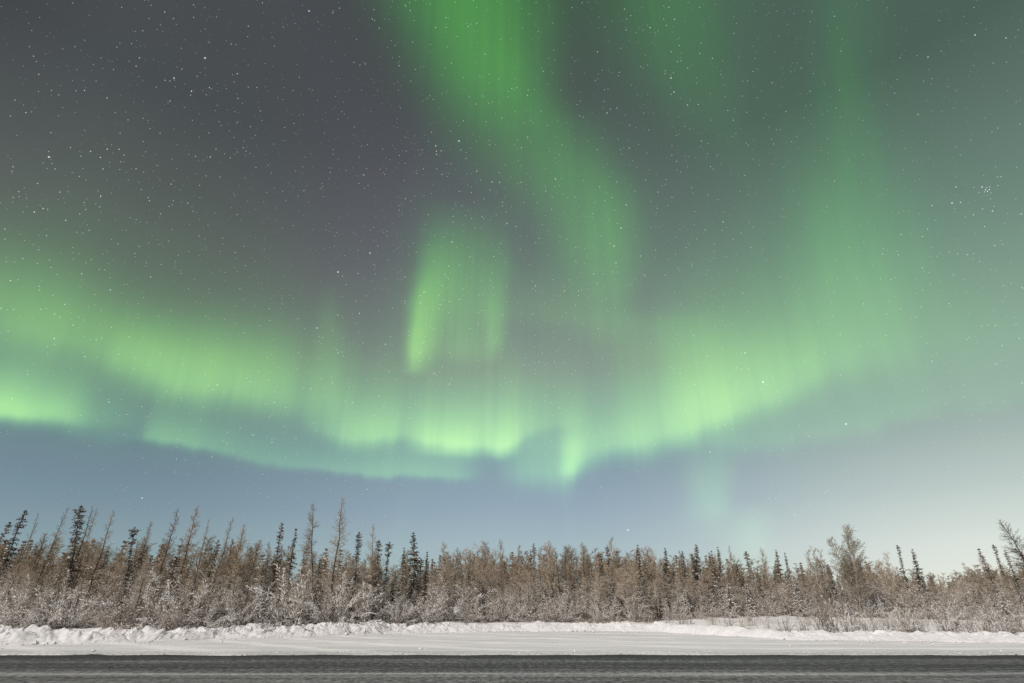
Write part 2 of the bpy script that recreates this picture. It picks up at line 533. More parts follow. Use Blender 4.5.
# ------------------------------------------------------------------ mesh helpers
class Segs:
    """tapered twigs and limbs collected as segments, written as ONE mesh"""
    def __init__(self): self.a = []; self.b = []; self.r = []; self.q = []
    def add(self, p, q, r0, r1): self.a.append(p); self.b.append(q); self.r.append(r0); self.q.append(r1)
    def line(self, pts, r0, r1):
        n = len(pts) - 1
        for i in range(n):
            self.add(pts[i], pts[i + 1], r0 + (r1 - r0) * i / n, r0 + (r1 - r0) * (i + 1) / n)
    def arrays(self, sides=3):
        A, B = np.array(self.a, float), np.array(self.b, float)
        r0, r1 = np.array(self.r)[:, None], np.array(self.q)[:, None]
        d = B - A
        d /= np.maximum(np.linalg.norm(d, axis=1, keepdims=True), 1e-9)
        ref = np.where(np.abs(d[:, 2:3]) < 0.9, [[0, 0, 1.0]], [[1.0, 0, 0]])
        u = np.cross(d, ref); u /= np.linalg.norm(u, axis=1, keepdims=True)
        w = np.cross(d, u)
        ring = []
        for k in range(sides):
            c, s = math.cos(2 * math.pi * k / sides), math.sin(2 * math.pi * k / sides)
            ring.append(u * c + w * s)
        vs = [A + o * r0 for o in ring] + [B + o * r1 for o in ring]
        verts = np.stack(vs, axis=1).reshape(-1, 3)
        n = len(A)
        off = (np.arange(n) * 2 * sides)[:, None]
        f = np.array([[k, (k + 1) % sides, sides + (k + 1) % sides, sides + k] for k in range(sides)])
        quads = (off[:, :, None] + f[None]).reshape(-1, 4)
        return verts, quads


def mesh_from(name, verts, quads, mat, smooth=False):
    me = bpy.data.meshes.new(name)
    verts = np.ascontiguousarray(verts, dtype=np.float32); quads = np.ascontiguousarray(quads, dtype=np.int32)
    nq, k = quads.shape
    me.vertices.add(len(verts)); me.vertices.foreach_set('co', verts.ravel())
    me.loops.add(nq * k); me.loops.foreach_set('vertex_index', quads.ravel())
    me.polygons.add(nq)
    me.polygons.foreach_set('loop_start', np.arange(0, nq * k, k, dtype=np.int32))
    me.update(calc_edges=True)
    me.polygons.foreach_set('use_smooth', np.full(nq, smooth, dtype=bool))
    me.materials.append(mat)
    return me


OCT = np.array([[1, 0, 0], [0, 1, 0], [-1, 0, 0], [0, -1, 0], [0, 0, 1], [0, 0, -1.0]])
OCTF = np.array([[0, 1, 4], [1, 2, 4], [2, 3, 4], [3, 0, 4], [1, 0, 5], [2, 1, 5], [3, 2, 5], [0, 3, 5]])


def crown_mesh(name, cr, items, mat, rng):
    """twigs, with the small pads of snow that lie on them (centre, along, length, width, height)"""
    v0, q0 = cr.arrays(3)
    vs, fs, off = [v0], [], len(v0)
    for c, ax, l, w, h in items:
        a = np.array(ax, float); a = a / (np.linalg.norm(a) + 1e-9)
        s = np.cross(a, [0, 0, 1.0]); s = s / (np.linalg.norm(s) + 1e-9)
        up = np.cross(s, a)
        o = OCT * rng.uniform(0.75, 1.25, (6, 1))
        vs.append(np.array(c) + o[:, :1] * a * l + o[:, 1:2] * s * w + o[:, 2:] * up * h)
        fs.append(OCTF + off); off += 6
    nt = len(items) * 8
    tri = np.concatenate(fs) if fs else np.zeros((0, 3), int)
    me = bpy.data.meshes.new(name)
    V_ = np.ascontiguousarray(np.concatenate(vs), dtype=np.float32)
    me.vertices.add(len(V_)); me.vertices.foreach_set('co', V_.ravel())
    idx = np.concatenate([q0.ravel(), tri.ravel()]).astype(np.int32)
    me.loops.add(len(idx)); me.loops.foreach_set('vertex_index', idx)
    nq = len(q0)
    me.polygons.add(nq + nt)
    me.polygons.foreach_set('loop_start', np.concatenate([np.arange(nq) * 4, nq * 4 + np.arange(nt) * 3]).astype(np.int32))
    me.update(calc_edges=True)
    me.materials.append(mat); me.materials.append(M['snow'])
    me.polygons.foreach_set('material_index', np.concatenate([np.zeros(nq), np.ones(nt)]).astype(np.int32))
    me.polygons.foreach_set('use_smooth', np.concatenate([np.zeros(nq), np.ones(nt)]).astype(bool))
    return me


def unit(az, pitch):
    return np.array([math.cos(az) * math.cos(pitch), math.sin(az) * math.cos(pitch), math.sin(pitch)])


def polyline(p, d, length, n, rng, wander=0.12, bend=0.0):
    pts = [np.array(p, float)]
    d = np.array(d, float)
    for i in range(n):
        d = d + rng.normal(0, wander, 3) + np.array([0, 0, bend / n])
        d /= np.linalg.norm(d)
        pts.append(pts[-1] + d * length / n)
    return pts


def walk(pts, s):
    """point and direction at the fraction s of a polyline"""
    n = len(pts) - 1
    i = min(int(s * n), n - 1)
    f = s * n - i
    d = pts[i + 1] - pts[i]
    return pts[i] + d * f, d / (np.linalg.norm(d) + 1e-9)


def side_dir(d, rng, angle, flat=0.5):
    """a direction that leaves d sidewards"""
    r = rng.normal(0, 1, 3); r[2] *= flat
    r -= d * np.dot(r, d); r /= (np.linalg.norm(r) + 1e-9)
    return d * math.cos(angle) + r * math.sin(angle)


def trunk_of(H, r, rng, wander=0.02, n=9):
    pts = [np.array([0, 0, -0.3])]
    x = y = 0.0
    for i in range(1, n + 1):
        x += rng.normal(0, wander) * H / n; y += rng.normal(0, wander) * H / n
        pts.append(np.array([x, y, H * i / n]))
    return pts


def larch(seed, H=7.0, spread=1.1, low=0.10, count=105, twig_r=0.0074, one_sided=0.0, thin=1.0, bare_to=0.0):
    rng = np.random.default_rng(seed)
    tr, cr, sn = Segs(), Segs(), []
    tp = trunk_of(H, 0.07, rng, 0.06)
    tr.line(tp, 0.075, 0.008)
    for i in range(int(count)):
        t = low + (1 - low) * (i + rng.uniform(0, 1)) / count
        if t < bare_to and rng.random() < 0.7: continue
        p, _ = walk(tp, t)
        L = spread * ((1 - t) ** 0.75) * rng.uniform(0.5, 1.12) + 0.14
        if t < 0.3: L *= 0.6 + t
        az = rng.uniform(0, 2 * math.pi)
        if one_sided and rng.random() < one_sided: az = math.pi + rng.normal(0, 0.7)
        pitch = R(-8 + 45 * t + rng.normal(0, 12))
        b = polyline(p, unit(az, pitch), L, 4, rng, 0.10, 0.25)
        cr.line(b, 0.013, twig_r * 0.8)
        nt = int(L / 0.062 * thin)
        for k in range(nt):
            s = (k + rng.uniform(0, 1)) / max(nt, 1)
            q, d = walk(b, s)
            l = (0.10 + 0.34 * (1 - s) * min(1.0, L)) * rng.uniform(0.5, 1.2)
            td = side_dir(d, rng, R(rng.uniform(35, 70)), 0.6)
            e = q + td * l + np.array([0, 0, rng.uniform(-0.02, 0.04)])
            cr.add(q, e, twig_r, twig_r * 0.7)
            if l > 0.15:
                for z in range(2):
                    g = q + (e - q) * rng.uniform(0.3, 0.95)
                    cr.add(g, g + side_dir(td, rng, R(55), 0.7) * l * 0.45, twig_r * 0.9, twig_r * 0.6)
        if t < 0.5 and rng.random() < 0.6:
            for k in range(2):
                q, d = walk(b, rng.uniform(0.3, 0.9))
                sn.append((q + [0, 0, 0.02], d, rng.uniform(0.08, 0.2), rng.uniform(0.025, 0.05), 0.025))
    return tr, cr, sn, rng


def spruce(seed, H=5.0, spread=0.55, low=0.05, club=0.0, gappy=0.25, snow=0.5, step=0.12, needle_r=0.014, droop=22):
    rng = np.random.default_rng(seed)
    tr, cr, sn = Segs(), Segs(), []
    tp = trunk_of(H, 0.06, rng, 0.03)
    tr.line(tp, 0.065, 0.008)
    t = low
    phase = rng.uniform(0, 9)
    while t < 0.995:
        L0 = spread * (1 - t) ** 0.8 + 0.05
        L0 *= 0.75 + 0.35 * math.sin(phase + t * 21) * gappy * 2
        if club and 0.80 < t < 0.97: L0 = max(L0, club * rng.uniform(0.7, 1.1))
        n = rng.integers(4, 7)
        a0 = rng.uniform(0, 6.28)
        for k in range(n):
            if rng.random() < gappy * 0.6: continue
            az = a0 + 6.283 * k / n + rng.normal(0, 0.25)
            L = L0 * rng.uniform(0.6, 1.15)
            p, _ = walk(tp, min(t + rng.uniform(-0.01, 0.01), 0.999))
            pitch = R(-droop + 55 * max(0, t - 0.55) + rng.normal(0, 9))
            b = polyline(p, unit(az, pitch), L, 3, rng, 0.08, 0.22)
            cr.line(b, needle_r * 1.5, needle_r * 0.9)
            m = max(3, int(L / 0.045))
            for j in range(m):
                s = (j + rng.uniform(0, 1)) / m
                q, d = walk(b, s)
                l = (0.06 + 0.16 * (1 - s) * min(1, L / 0.4)) * rng.uniform(0.6, 1.2)
                td = side_dir(d, rng, R(rng.uniform(35, 65)), 0.45) + np.array([0, 0, -0.18])
                e = q + td * l
                cr.add(q, e, needle_r, needle_r * 0.75)
                for z in range(2):
                    g = q + (e - q) * rng.uniform(0.2, 0.9)
                    cr.add(g, g + side_dir(td, rng, R(60), 0.6) * rng.uniform(0.035, 0.07), needle_r * 0.7, needle_r * 0.4)
            if rng.random() < snow:
                q, d = walk(b, rng.uniform(0.35, 0.8))
                sn.append((q + [0, 0, 0.03], d, L * rng.uniform(0.18, 0.42), min(0.10, L * 0.22) * rng.uniform(0.6, 1.1), 0.035))
        t += step / H * rng.uniform(0.7, 1.4)
    return tr, cr, sn, rng


def birch(seed, H=6.5, stems=1, spread=1.0, count=46, twig_r=0.0072, start=0.22, up=52):
    rng = np.random.default_rng(seed)
    tr, cr, sn = Segs(), Segs(), []
    for st in range(stems):
        tilt = 0 if stems == 1 else rng.uniform(0.04, 0.2)
        a = 6.283 * st / stems + rng.uniform(0, 1)
        h = H * rng.uniform(0.86, 1.0) if st else H
        n = 8
        tp = [np.array([0.12 * math.cos(a) * (stems > 1), 0.12 * math.sin(a) * (stems > 1), -0.3])]
        for i in range(1, n + 1):
            off = tilt * h * (i / n)
            tp.append(np.array([math.cos(a) * off + rng.normal(0, 0.05), math.sin(a) * off + rng.normal(0, 0.05), h * i / n]))
        tr.line(tp, 0.06 if stems == 1 else 0.05, 0.006)
        for i in range(count):
            t = start + (0.99 - start) * (i + rng.uniform(0, 1)) / count
            p, _ = walk(tp, t)
            prof = math.sin(math.pi * min(1, (t - start) / (1 - start) * 0.62 + 0.36)) ** 0.8
            L = spread * (0.25 + 1.15 * prof) * rng.uniform(0.55, 1.1) * (1.15 - 0.55 * t)
            b = polyline(p, unit(rng.uniform(0, 6.283), R(up + rng.normal(0, 12))), L, 4, rng, 0.13, -0.1)
            cr.line(b, 0.016, twig_r)
            m = max(4, int(L / 0.10))
            for j in range(m):
                s = 0.12 + 0.88 * (j + rng.uniform(0, 1)) / m
                q, d = walk(b, s)
                l = (0.18 + 0.34 * (1 - s)) * rng.uniform(0.6, 1.25)
                w = polyline(q, side_dir(d, rng, R(rng.uniform(25, 55)), 0.9), l, 2, rng, 0.15, 0.1)
                cr.line(w, twig_r * 1.1, twig_r * 0.8)
                for z in range(4):
                    g, gd = walk(w, rng.uniform(0.2, 1))
                    cr.add(g, g + side_dir(gd, rng, R(rng.uniform(25, 60)), 0.9) * rng.uniform(0.07, 0.2), twig_r * 0.9, twig_r * 0.6)
            if rng.random() < 0.35 and t < 0.75:
                q, d = walk(b, rng.uniform(0.2, 0.7))
                sn.append((q + [0, 0, 0.02], d, rng.uniform(0.06, 0.14), 0.03, 0.022))
    return tr, cr, sn, rng


def willow(seed, H=2.2, stems=16, fan=38, arch=0.5, snow=0.6, twigs=1.0, twig_r=0.006, stem_r=0.011):
    rng = np.random.default_rng(seed)
    tr, cr, sn = Segs(), Segs(), []
    for i in range(stems):
        a = rng.uniform(0, 6.283)
        ln = abs(rng.normal(0, 1)) * R(fan) * 0.6 + R(4)
        L = H * rng.uniform(0.6, 1.12)
        p = np.array([0.18 * math.cos(a), 0.18 * math.sin(a), -0.25]) * rng.uniform(0.3, 1.4)
        p[2] = -0.25
        b = polyline(p, unit(a, math.pi / 2 - ln), L + 0.2, 7, rng, 0.09, -arch * rng.uniform(0.2, 1.6))
        tr.line(b, stem_r, twig_r)
        m = int(L / 0.10 * twigs)
        for j in range(m):
            s = 0.18 + 0.82 * (j + rng.uniform(0, 1)) / max(m, 1)
            q, d = walk(b, s)
            l = rng.uniform(0.14, 0.42) * (1.15 - 0.6 * s)
            w = polyline(q, side_dir(d, rng, R(rng.uniform(20, 55)), 0.9), l, 2, rng, 0.16, 0.0)
            cr.line(w, twig_r, twig_r * 0.7)
            for z in range(3):
                g, gd = walk(w, rng.uniform(0.2, 1))
                cr.add(g, g + side_dir(gd, rng, R(rng.uniform(25, 65)), 0.9) * rng.uniform(0.05, 0.16), twig_r * 0.8, twig_r * 0.6)
            if rng.random() < snow * 0.5:
                g, gd = walk(w, 0.5)
                sn.append((g + [0, 0, 0.012], gd, min(0.13, l * rng.uniform(0.3, 0.6)), rng.uniform(0.014, 0.03), 0.017))
        for j in range(int(snow * 5)):
            q, d = walk(b, rng.uniform(0.3, 0.98))
            if abs(d[2]) < 0.88: sn.append((q + [0, 0, 0.015], d, rng.uniform(0.05, 0.14), rng.uniform(0.018, 0.034), 0.022))
    return tr, cr, sn, rng


# ------------------------------------------------------------------ objects
def tag(o, label=None, cat=None, group=None, kind=None):
    for k, v in (('label', label), ('category', cat), ('group', group), ('kind', kind)):
        if v: o[k] = v
    return o


def link(name, me, parent=None):
    o = bpy.data.objects.new(name, me)
    COL.objects.link(o)
    if parent: o.parent = parent
    return o


class Proto:
    """the meshes of one tree or shrub, shared by its copies"""
    def __init__(self, kind, built, H, part_names, mats):
        tr, cr, sn, rng = built
        self.kind, self.H = kind, H
        self.parts = [(part_names[0], mesh_from(part_names[0], *tr.arrays(5), M[mats[0]], True)),
                      (part_names[1], crown_mesh(part_names[1], cr, sn, M[mats[1]], rng))]
        self.first = None

    def place(self, x, y, z, h, wide=1.0, rot=0.0, lean=(0.0, 0.0)):
        s = h / self.H
        if self.first is None:
            root = bpy.data.objects.new(self.kind, None)
            COL.objects.link(root)
            root.empty_display_size = 0.2
            for n, me in self.parts: link(n, me, root)
            self.first = root
        else:
            root = self.first.copy()
            COL.objects.link(root)
            for ch in list(self.first.children):
                c = ch.copy(); COL.objects.link(c); c.parent = root
        root.location = (x, y, z)
        root.scale = (s * wide, s * wide, s)
        root.rotation_mode = 'ZXY'            # turned first, then leaned
        root.rotation_euler = (lean[0], lean[1], rot)
        return root


TREE, SHRUB = ('trunk', 'crown'), ('stems', 'twigs')
ML, MS, MBI, MW = ('larch_bark', 'larch_twig'), ('spruce_bark', 'spruce_leaf'), ('birch_bark', 'birch_twig'), ('willow_stem', 'willow_twig')
P = dict(
    larch=[Proto('larch_tree', larch(10 + i, 7.0, sp_, lo_, ct_), 7.0, TREE, ML)
           for i, (sp_, lo_, ct_) in enumerate(((1.45, .08, 120), (1.2, .1, 110), (1.7, .06, 125), (1.05, .12, 105), (1.4, .1, 100)))],
    larch_thin=[Proto('larch_tree', larch(30 + i, 7.5, sp_, .12, ct_, bare_to=.45, thin=.8), 7.5, TREE, ML)
                for i, (sp_, ct_) in enumerate(((1.05, 80), (0.85, 72), (1.3, 85)))],
    larch_side=[Proto('larch_tree', larch(41, 8.0, 1.7, .14, 95, one_sided=.6, bare_to=.5), 8.0, TREE, ML)],
    larch_pale=[Proto('larch_tree', larch(42, 7.0, 2.2, .2, 95, thin=1.0), 7.0, TREE, ('larch_bark', 'pale_twig'))],
    spruce=[Proto('spruce_tree', spruce(50 + i, 5.0, *a), 5.0, TREE, MS)
            for i, a in enumerate(((1.0, .05, 0, .2, .25), (0.8, .05, .26, .3, .25), (1.3, .04, 0, .2, .3), (0.9, .05, 0, .4, .3), (1.1, .04, .3, .25, .3)))],
    spire=[Proto('spruce_tree', spruce(60 + i, 6.5, *a), 6.5, TREE, MS)
           for i, a in enumerate(((0.8, .1, .34, .35, .2), (0.6, .2, .36, .35, .15), (1.0, .1, 0, .45, .35), (0.55, .1, .2, .3, .2)))],
    snowy=[Proto('spruce_tree', spruce(70 + i, 2.6, sp_, .03, 0, .2, .95, .11), 2.6, TREE, MS) for i, sp_ in enumerate((1.0, 0.85, 1.2))],
    birch=[Proto('birch_tree', birch(80 + i, 6.5, *a), 6.5, TREE, MBI)
           for i, a in enumerate(((1, 1.15, 60), (1, 1.35, 60), (2, 1.0, 40), (1, .95, 54), (2, 1.2, 40), (3, 1.1, 30)))],
    big_birch=[Proto('birch_tree', birch(90, 8.0, 3, 1.9, 66, .0072, .16, 44), 8.0, TREE, ('birch_bark', 'grey_twig'))],
    willow=[Proto('willow_shrub', willow(100 + i, 2.2, *a), 2.2, SHRUB, MW)
            for i, a in enumerate(((18, 38, .5, .6), (14, 46, .9, .9), (22, 30, .3, .5), (16, 50, 1.1, 1.0), (20, 36, .6, .7), (12, 42, .8, .8)))],
    bush=[Proto('rounded_bush', willow(140 + i, 2.4, *a, twigs=1.25), 2.4, SHRUB, ('willow_stem', 'frosted_twig'))
          for i, a in enumerate(((30, 62, 1.0, 1.6), (26, 70, 1.5, 2.4), (34, 56, .8, 1.4)))],
    sprig=[Proto('bare_shrub', willow(120 + i, 1.2, *a, twig_r=.0045, stem_r=.013), 1.2, SHRUB, ('bare_stem', 'bare_stem'))
           for i, a in enumerate(((10, 24, .15, .12, .7), (16, 32, .2, .2, .9), (7, 20, .1, .1, .5), (22, 44, .3, .35, .9)))],
)

# ------------------------------------------------------------------ the land
bank_px = [(-120, 645), (0, 645), (60, 644.3), (120, 642.6), (180, 640.6), (250, 638.2), (330, 636), (385, 634), (450, 632.5), (520, 631.5), (600, 631.5),
           (660, 632.5), (720, 636), (790, 640), (860, 641), (1024, 643), (1140, 644)]
bank_xy = np.array([on_ground(*p) for p in bank_px])


def bank_y(x): return np.interp(x, bank_xy[:, 0], bank_xy[:, 1])


def land_z(x, y):
    t = y - float(bank_y(x))
    if t < 0: return 0.0
    a = min(t / 2.5, 1.0); a = a * a * (3 - 2 * a)
    z = 0.42 * a + 0.012 * min(max(t - 2.5, 0), 28)
    z += 0.28 * a * (mnoise.fractal(Vector((x * 0.35, y * 0.35, 3.0)), 1.0, 2.0, 3))* 0.6
    return z


ROAD_Y0, ROAD_Y1 = 12.4, on_ground(512, 654.5)[1]
# the ground, one sheet to the horizon, finer where it is seen
xs = np.concatenate([[-3000, -1200, -500, -220, -120], np.arange(-72, 72.1, 0.6), [120, 220, 500, 1200, 3000]])
ys = np.concatenate([[-3000, -800, -200, -60, -20], np.arange(0, 24, 4.0), np.arange(24, 70, 0.5), [74, 82, 100, 160, 400, 1200, 4000]])
gv = np.array([[x, y, land_z(x, y) - 0.012] for y in ys for x in xs])
nx, ny = len(xs), len(ys)
gq = np.array([[j * nx + i, j * nx + i + 1, (j + 1) * nx + i + 1, (j + 1) * nx + i] for j in range(ny - 1) for i in range(nx - 1)])
ground = link('ground', mesh_from('ground', gv, gq, M['snow'], True))
tag(ground, kind='structure')

# the packed snow of the pull-out between the road and the bank
lot_m, t, b = material('packed snow')
geo = nd(t, 'ShaderNodeNewGeometry'); pos = geo.outputs['Position']
n1 = t_noise(t, t_scaled(t, pos, (0.10, 0.75, 1)), 1.0, 4.0, 0.6)
n2 = t_noise(t, t_scaled(t, pos, (0.5, 3.0, 1)), 1.0, 4.0, 0.7)
wv = nd(t, 'ShaderNodeTexWave', wave_type='RINGS', rings_direction='Z')
wv.inputs['Scale'].default_value = 0.09; wv.inputs['Distortion'].default_value = 2.5; wv.inputs['Detail'].default_value = 2
mp = nd(t, 'ShaderNodeMapping'); mp.inputs['Location'].default_value = (-16, -62, 0)
t.links.new(pos, mp.inputs['Vector']); t.links.new(mp.outputs[0], wv.inputs['Vector'])
f = t_math(t, 'ADD', t_math(t, 'MULTIPLY', n1, 0.55), t_math(t, 'MULTIPLY', n2, 0.35))
f = t_math(t, 'ADD', f, t_math(t, 'MULTIPLY', t_range(t, wv.outputs[0], 0.75, 1.0), 0.18))
col = t_mix(t, t_range(t, f, 0.28, 0.68), (0.62, 0.612, 0.62), (0.87, 0.86, 0.87))
sx = nd(t, 'ShaderNodeSeparateXYZ'); t.links.new(pos, sx.inputs[0])
edge = t_range(t, sx.outputs[1], ROAD_Y1, ROAD_Y1 + 2.6, 1.0, 0.0)
grit = t_range(t, t_noise(t, t_scaled(t, pos, (3.0, 6.0, 1)), 2.0, 5.0, 0.75), 0.42, 0.62)
col = t_mix(t, t_math(t, 'MULTIPLY', t_math(t, 'MULTIPLY', edge, grit), 0.75), col, (0.24, 0.235, 0.23))
t.links.new(col, b.inputs['Base Color'])
b.inputs['Roughness'].default_value = 0.6
bp = nd(t, 'ShaderNodeBump'); bp.inputs['Strength'].default_value = 0.25; bp.inputs['Distance'].default_value = 0.06
t.links.new(t_math(t, 'ADD', n2, t_math(t, 'MULTIPLY', n1, 1.0)), bp.inputs['Height']); t.links.new(bp.outputs[0], b.inputs['Normal'])
lx = np.arange(-80, 80.1, 0.35)
lv, lq = [], []
K = 44
for x in lx:
    y1 = float(bank_y(x)) + 0.6
    for k in range(K + 1):
        y = ROAD_Y1 - 0.4 + (y1 - ROAD_Y1 + 0.4) * (k / K) ** 1.15 + (0.5 * mnoise.fractal(Vector((x * 0.35, 0, 33)), 0.8, 2.0, 4) if k < 2 else 0)
        bumpy = 0.045 * mnoise.fractal(Vector((x * 0.3, y * 0.9, 1)), 0.9, 2.0, 5) * min(1, k / 4)
        lv.append((x, y, 0.03 + bumpy if k else -0.01))
for i in range(len(lx) - 1):
    for k in range(K):
        a = i * (K + 1) + k
        lq.append((a, a + K + 1, a + K + 2, a + 1))
pullout = link('snowy_pullout', mesh_from('snowy_pullout', np.array(lv), np.array(lq), lot_m, True))
tag(pullout, kind='structure')

# the road: asphalt under streaks of driven snow
road_m, t, b = material('snow streaked asphalt')
geo = nd(t, 'ShaderNodeNewGeometry'); pos = geo.outputs['Position']
sx = nd(t, 'ShaderNodeSeparateXYZ'); t.links.new(pos, sx.inputs[0])
# lanes: how much snow lies at each distance across the road
cr_ = nd(t, 'ShaderNodeValToRGB')
wobble = t_math(t, 'MULTIPLY', t_math(t, 'SUBTRACT', t_noise(t, t_scaled(t, pos, (0.05, 0.2, 1)), 1.0, 2.0), 0.5), 0.07)
across = t_math(t, 'ADD', t_math(t, 'DIVIDE', t_math(t, 'SUBTRACT', sx.outputs[1], ROAD_Y0), ROAD_Y1 - ROAD_Y0), wobble)
t.links.new(across, cr_.inputs[0])
stops = []
for py, v in ((683, .46), (679.5, .40), (677.5, .50), (675.3, .74), (673.5, .42), (670, .30), (667, .26), (665, .30), (662.5, .42), (660.5, .34), (657.5, .12), (654.5, .06)):
    stops.append(((on_ground(512, py)[1] - ROAD_Y0) / (ROAD_Y1 - ROAD_Y0), v))
for i, (p_, v) in enumerate(stops):
    e = cr_.color_ramp.elements[i] if i < 2 else cr_.color_ramp.elements.new(p_)
    e.position = p_; e.color = (v, v, v, 1)
streak = t_noise(t, t_scaled(t, pos, (0.12, 2.6, 1)), 1.0, 5.0, 0.65)
speck = t_noise(t, t_scaled(t, pos, (5.0, 2.6, 1)), 1.3, 5.0, 0.8)
f = t_math(t, 'ADD', t_math(t, 'ADD', cr_.outputs[0], t_math(t, 'MULTIPLY', t_math(t, 'SUBTRACT', streak, 0.5), 0.7)), t_math(t, 'MULTIPLY', t_math(t, 'SUBTRACT', speck, 0.5), 1.5))
col = t_mix(t, t_range(t, f, 0.12, 1.3), (0.042, 0.042, 0.044), (0.58, 0.58, 0.595))
t.links.new(col, b.inputs['Base Color'])
b.inputs['Roughness'].default_value = 0.75
b.inputs['Specular IOR Level'].default_value = 0.2
bp = nd(t, 'ShaderNodeBump'); bp.inputs['Strength'].default_value = 0.6; bp.inputs['Distance'].default_value = 0.02
t.links.new(speck, bp.inputs['Height']); t.links.new(bp.outputs[0], b.inputs['Normal'])
rv, rq = [], []
rx = np.arange(-400, 401, 4.0)
for x in rx:
    for k in range(9):
        f_ = k / 8
        rv.append((x, ROAD_Y0 + (ROAD_Y1 - ROAD_Y0) * f_, 0.004 + 0.06 * 4 * f_ * (1 - f_) * 0.5))
for i in range(len(rx) - 1):
    for k in range(8):
        a = i * 9 + k
        rq.append((a, a + 9, a + 10, a + 1))
road = link('road', mesh_from('road', np.array(rv), np.array(rq), road_m, True))
tag(road, kind='structure')

# the bank of ploughed snow along the far edge of the pull-out
crest_px = [(-120, 628), (0, 627.5), (40, 629.5), (95, 632), (140, 631), (200, 628), (250, 625), (320, 624), (360, 622), (384, 621), (392, 625),
            (430, 625), (520, 623.5), (600, 622.5), (650, 623), (700, 624.5), (745, 628), (790, 632), (860, 635), (950, 637.5), (1024, 638.5), (1140, 639)]
cxx, czz = [], []
for px, py in crest_px:
    x0 = on_ground(px, 640)[0]
    for _ in range(4):
        x0 = at_depth(px, py, float(bank_y(x0)) + 1.1)[0]
    cxx.append(x0); czz.append(max(0.36, at_depth(px, py, float(bank_y(x0)) + 1.1)[1]))
print('crest', [round(v, 2) for v in czz])
bx = np.concatenate([np.arange(-76, -34, 0.25), np.arange(-34, 34, 0.06), np.arange(34, 76.1, 0.25)])
BK = 44
bv, bq = [], []
for x in bx:
    y0 = float(bank_y(x)) - 0.35
    hh = float(np.interp(x, cxx, czz))
    y0 += 0.35 * mnoise.noise(Vector((x * 0.5, 0, 5)))
    hm = hh * (0.86 + 0.3 * mnoise.noise(Vector((x * 0.8, 0, 9))))
    lump_h = 0.29 + 0.10 * mnoise.noise(Vector((x * 0.3, 4, 4))) if x < -4 else 0.17
    for k in range(BK + 1):
        s = k / BK
        y = y0 + 3.4 * s
        prof = math.sin(math.pi * min(s / 0.42, 1) / 2) ** 0.9 if s < 0.42 else 1 - ((s - 0.42) / 0.58) ** 1.3
        back = land_z(x, y) if s > 0.5 else 0.0
        z = hm * prof
        # broken plates and clods: every cell is a tilted facet of its own height
        for sc_, amp in ((1.15, 1.0), (2.6, 0.55), (6.0, 0.26)):
            wx, wy = x * sc_ + 0.5 * mnoise.noise(Vector((x * 2, y * 2, sc_))), y * sc_ * 1.15
            dd, pp = mnoise.voronoi(Vector((wx, wy, 2.0 + sc_)))
            c = pp[0]
            hsh = mnoise.cell_vector(Vector((c[0] * 7.31, c[1] * 9.17, sc_)))
            tilt = ((wx - c[0]) * (hsh[0] - 0.5) + (wy - c[1]) * (hsh[1] - 0.5)) * 1.5
            gap = min(1.0, (dd[1] - dd[0]) * 5.0)
            z += prof ** 0.5 * lump_h * amp * ((hsh[2] - 0.35) * 0.75 + tilt) * (0.35 + 0.65 * gap)
        z += prof ** 0.5 * 0.05 * mnoise.fractal(Vector((x * 2.2, y * 2.2, 0)), 1.0, 2.0, 4)
        if s > 0.5: z = max(z, back - 0.02) if s < 0.97 else back - 0.08
        bv.append((x, y, max(z, -0.05) if k else -0.06))
for i in range(len(bx) - 1):
    for k in range(BK):
        a = i * (BK + 1) + k
        bq.append((a, a + BK + 1, a + BK + 2, a + 1))
bank = link('snow_bank', mesh_from('snow_bank', np.array(bv), np.array(bq), M['bank'], False))
tag(bank, kind='structure')

# crumbs thrown off the plough, on the pull-out and along the edge of the road
crng = np.random.default_rng(3)
cv, cf, off = [], [], 0
for i in range(900):
    x = crng.uniform(-36, 36)
    if i < 560: y = float(bank_y(x)) - 0.1 - crng.exponential(0.7)
    elif i < 760: y = ROAD_Y1 + crng.normal(0.1, 0.3)
    else: y = crng.uniform(ROAD_Y1 + 0.5, float(bank_y(x)))
    r = crng.uniform(0.02, 0.075) * (1.0 if i < 560 else 0.6)
    if crng.random() < 0.05: r *= 1.9
    o = OCT * crng.uniform(0.6, 1.3, (6, 1)) * r * np.array([1.25, 1.1, 0.8])
    a = crng.uniform(0, 6.28)
    o = np.stack([o[:, 0] * math.cos(a) - o[:, 1] * math.sin(a), o[:, 0] * math.sin(a) + o[:, 1] * math.cos(a), o[:, 2]], axis=1)
    cv.append(o + [x, y, 0.035 + r * 0.35]); cf.append(OCTF + off); off += 6
crumbs = link('snow_crumbs', mesh_from('snow_crumbs', np.concatenate(cv), np.concatenate(cf), M['bank']))
tag(crumbs, 'crumbs of ploughed snow scattered over the pull-out', 'snow', None, 'stuff')

# ------------------------------------------------------------------ the trees that stand out of the treeline
G_L, G_S, G_B, G_W = 'larches in the roadside treeline', 'spruces in the roadside treeline', 'birches in the roadside treeline', 'willow shrubs along the snow bank'
random.seed(5)
landmarks = []


def stand_out(px, py, y, kind, variant, cat, group, label, wide=1.0, lean=0.0, short=None):
    x, z = at_depth(px, py, y)
    g = land_z(x, y)
    h = z - g
    x -= math.tan(R(lean)) * h
    o = P[kind][variant % len(P[kind])].place(x, y, g, h / math.cos(R(lean)), wide, random.uniform(0, 6.28) if kind != 'larch_side' else 0.2, (0, R(lean)))
    tag(o, label, cat, group)
    if short: landmarks.append((px, short))
    return x, y


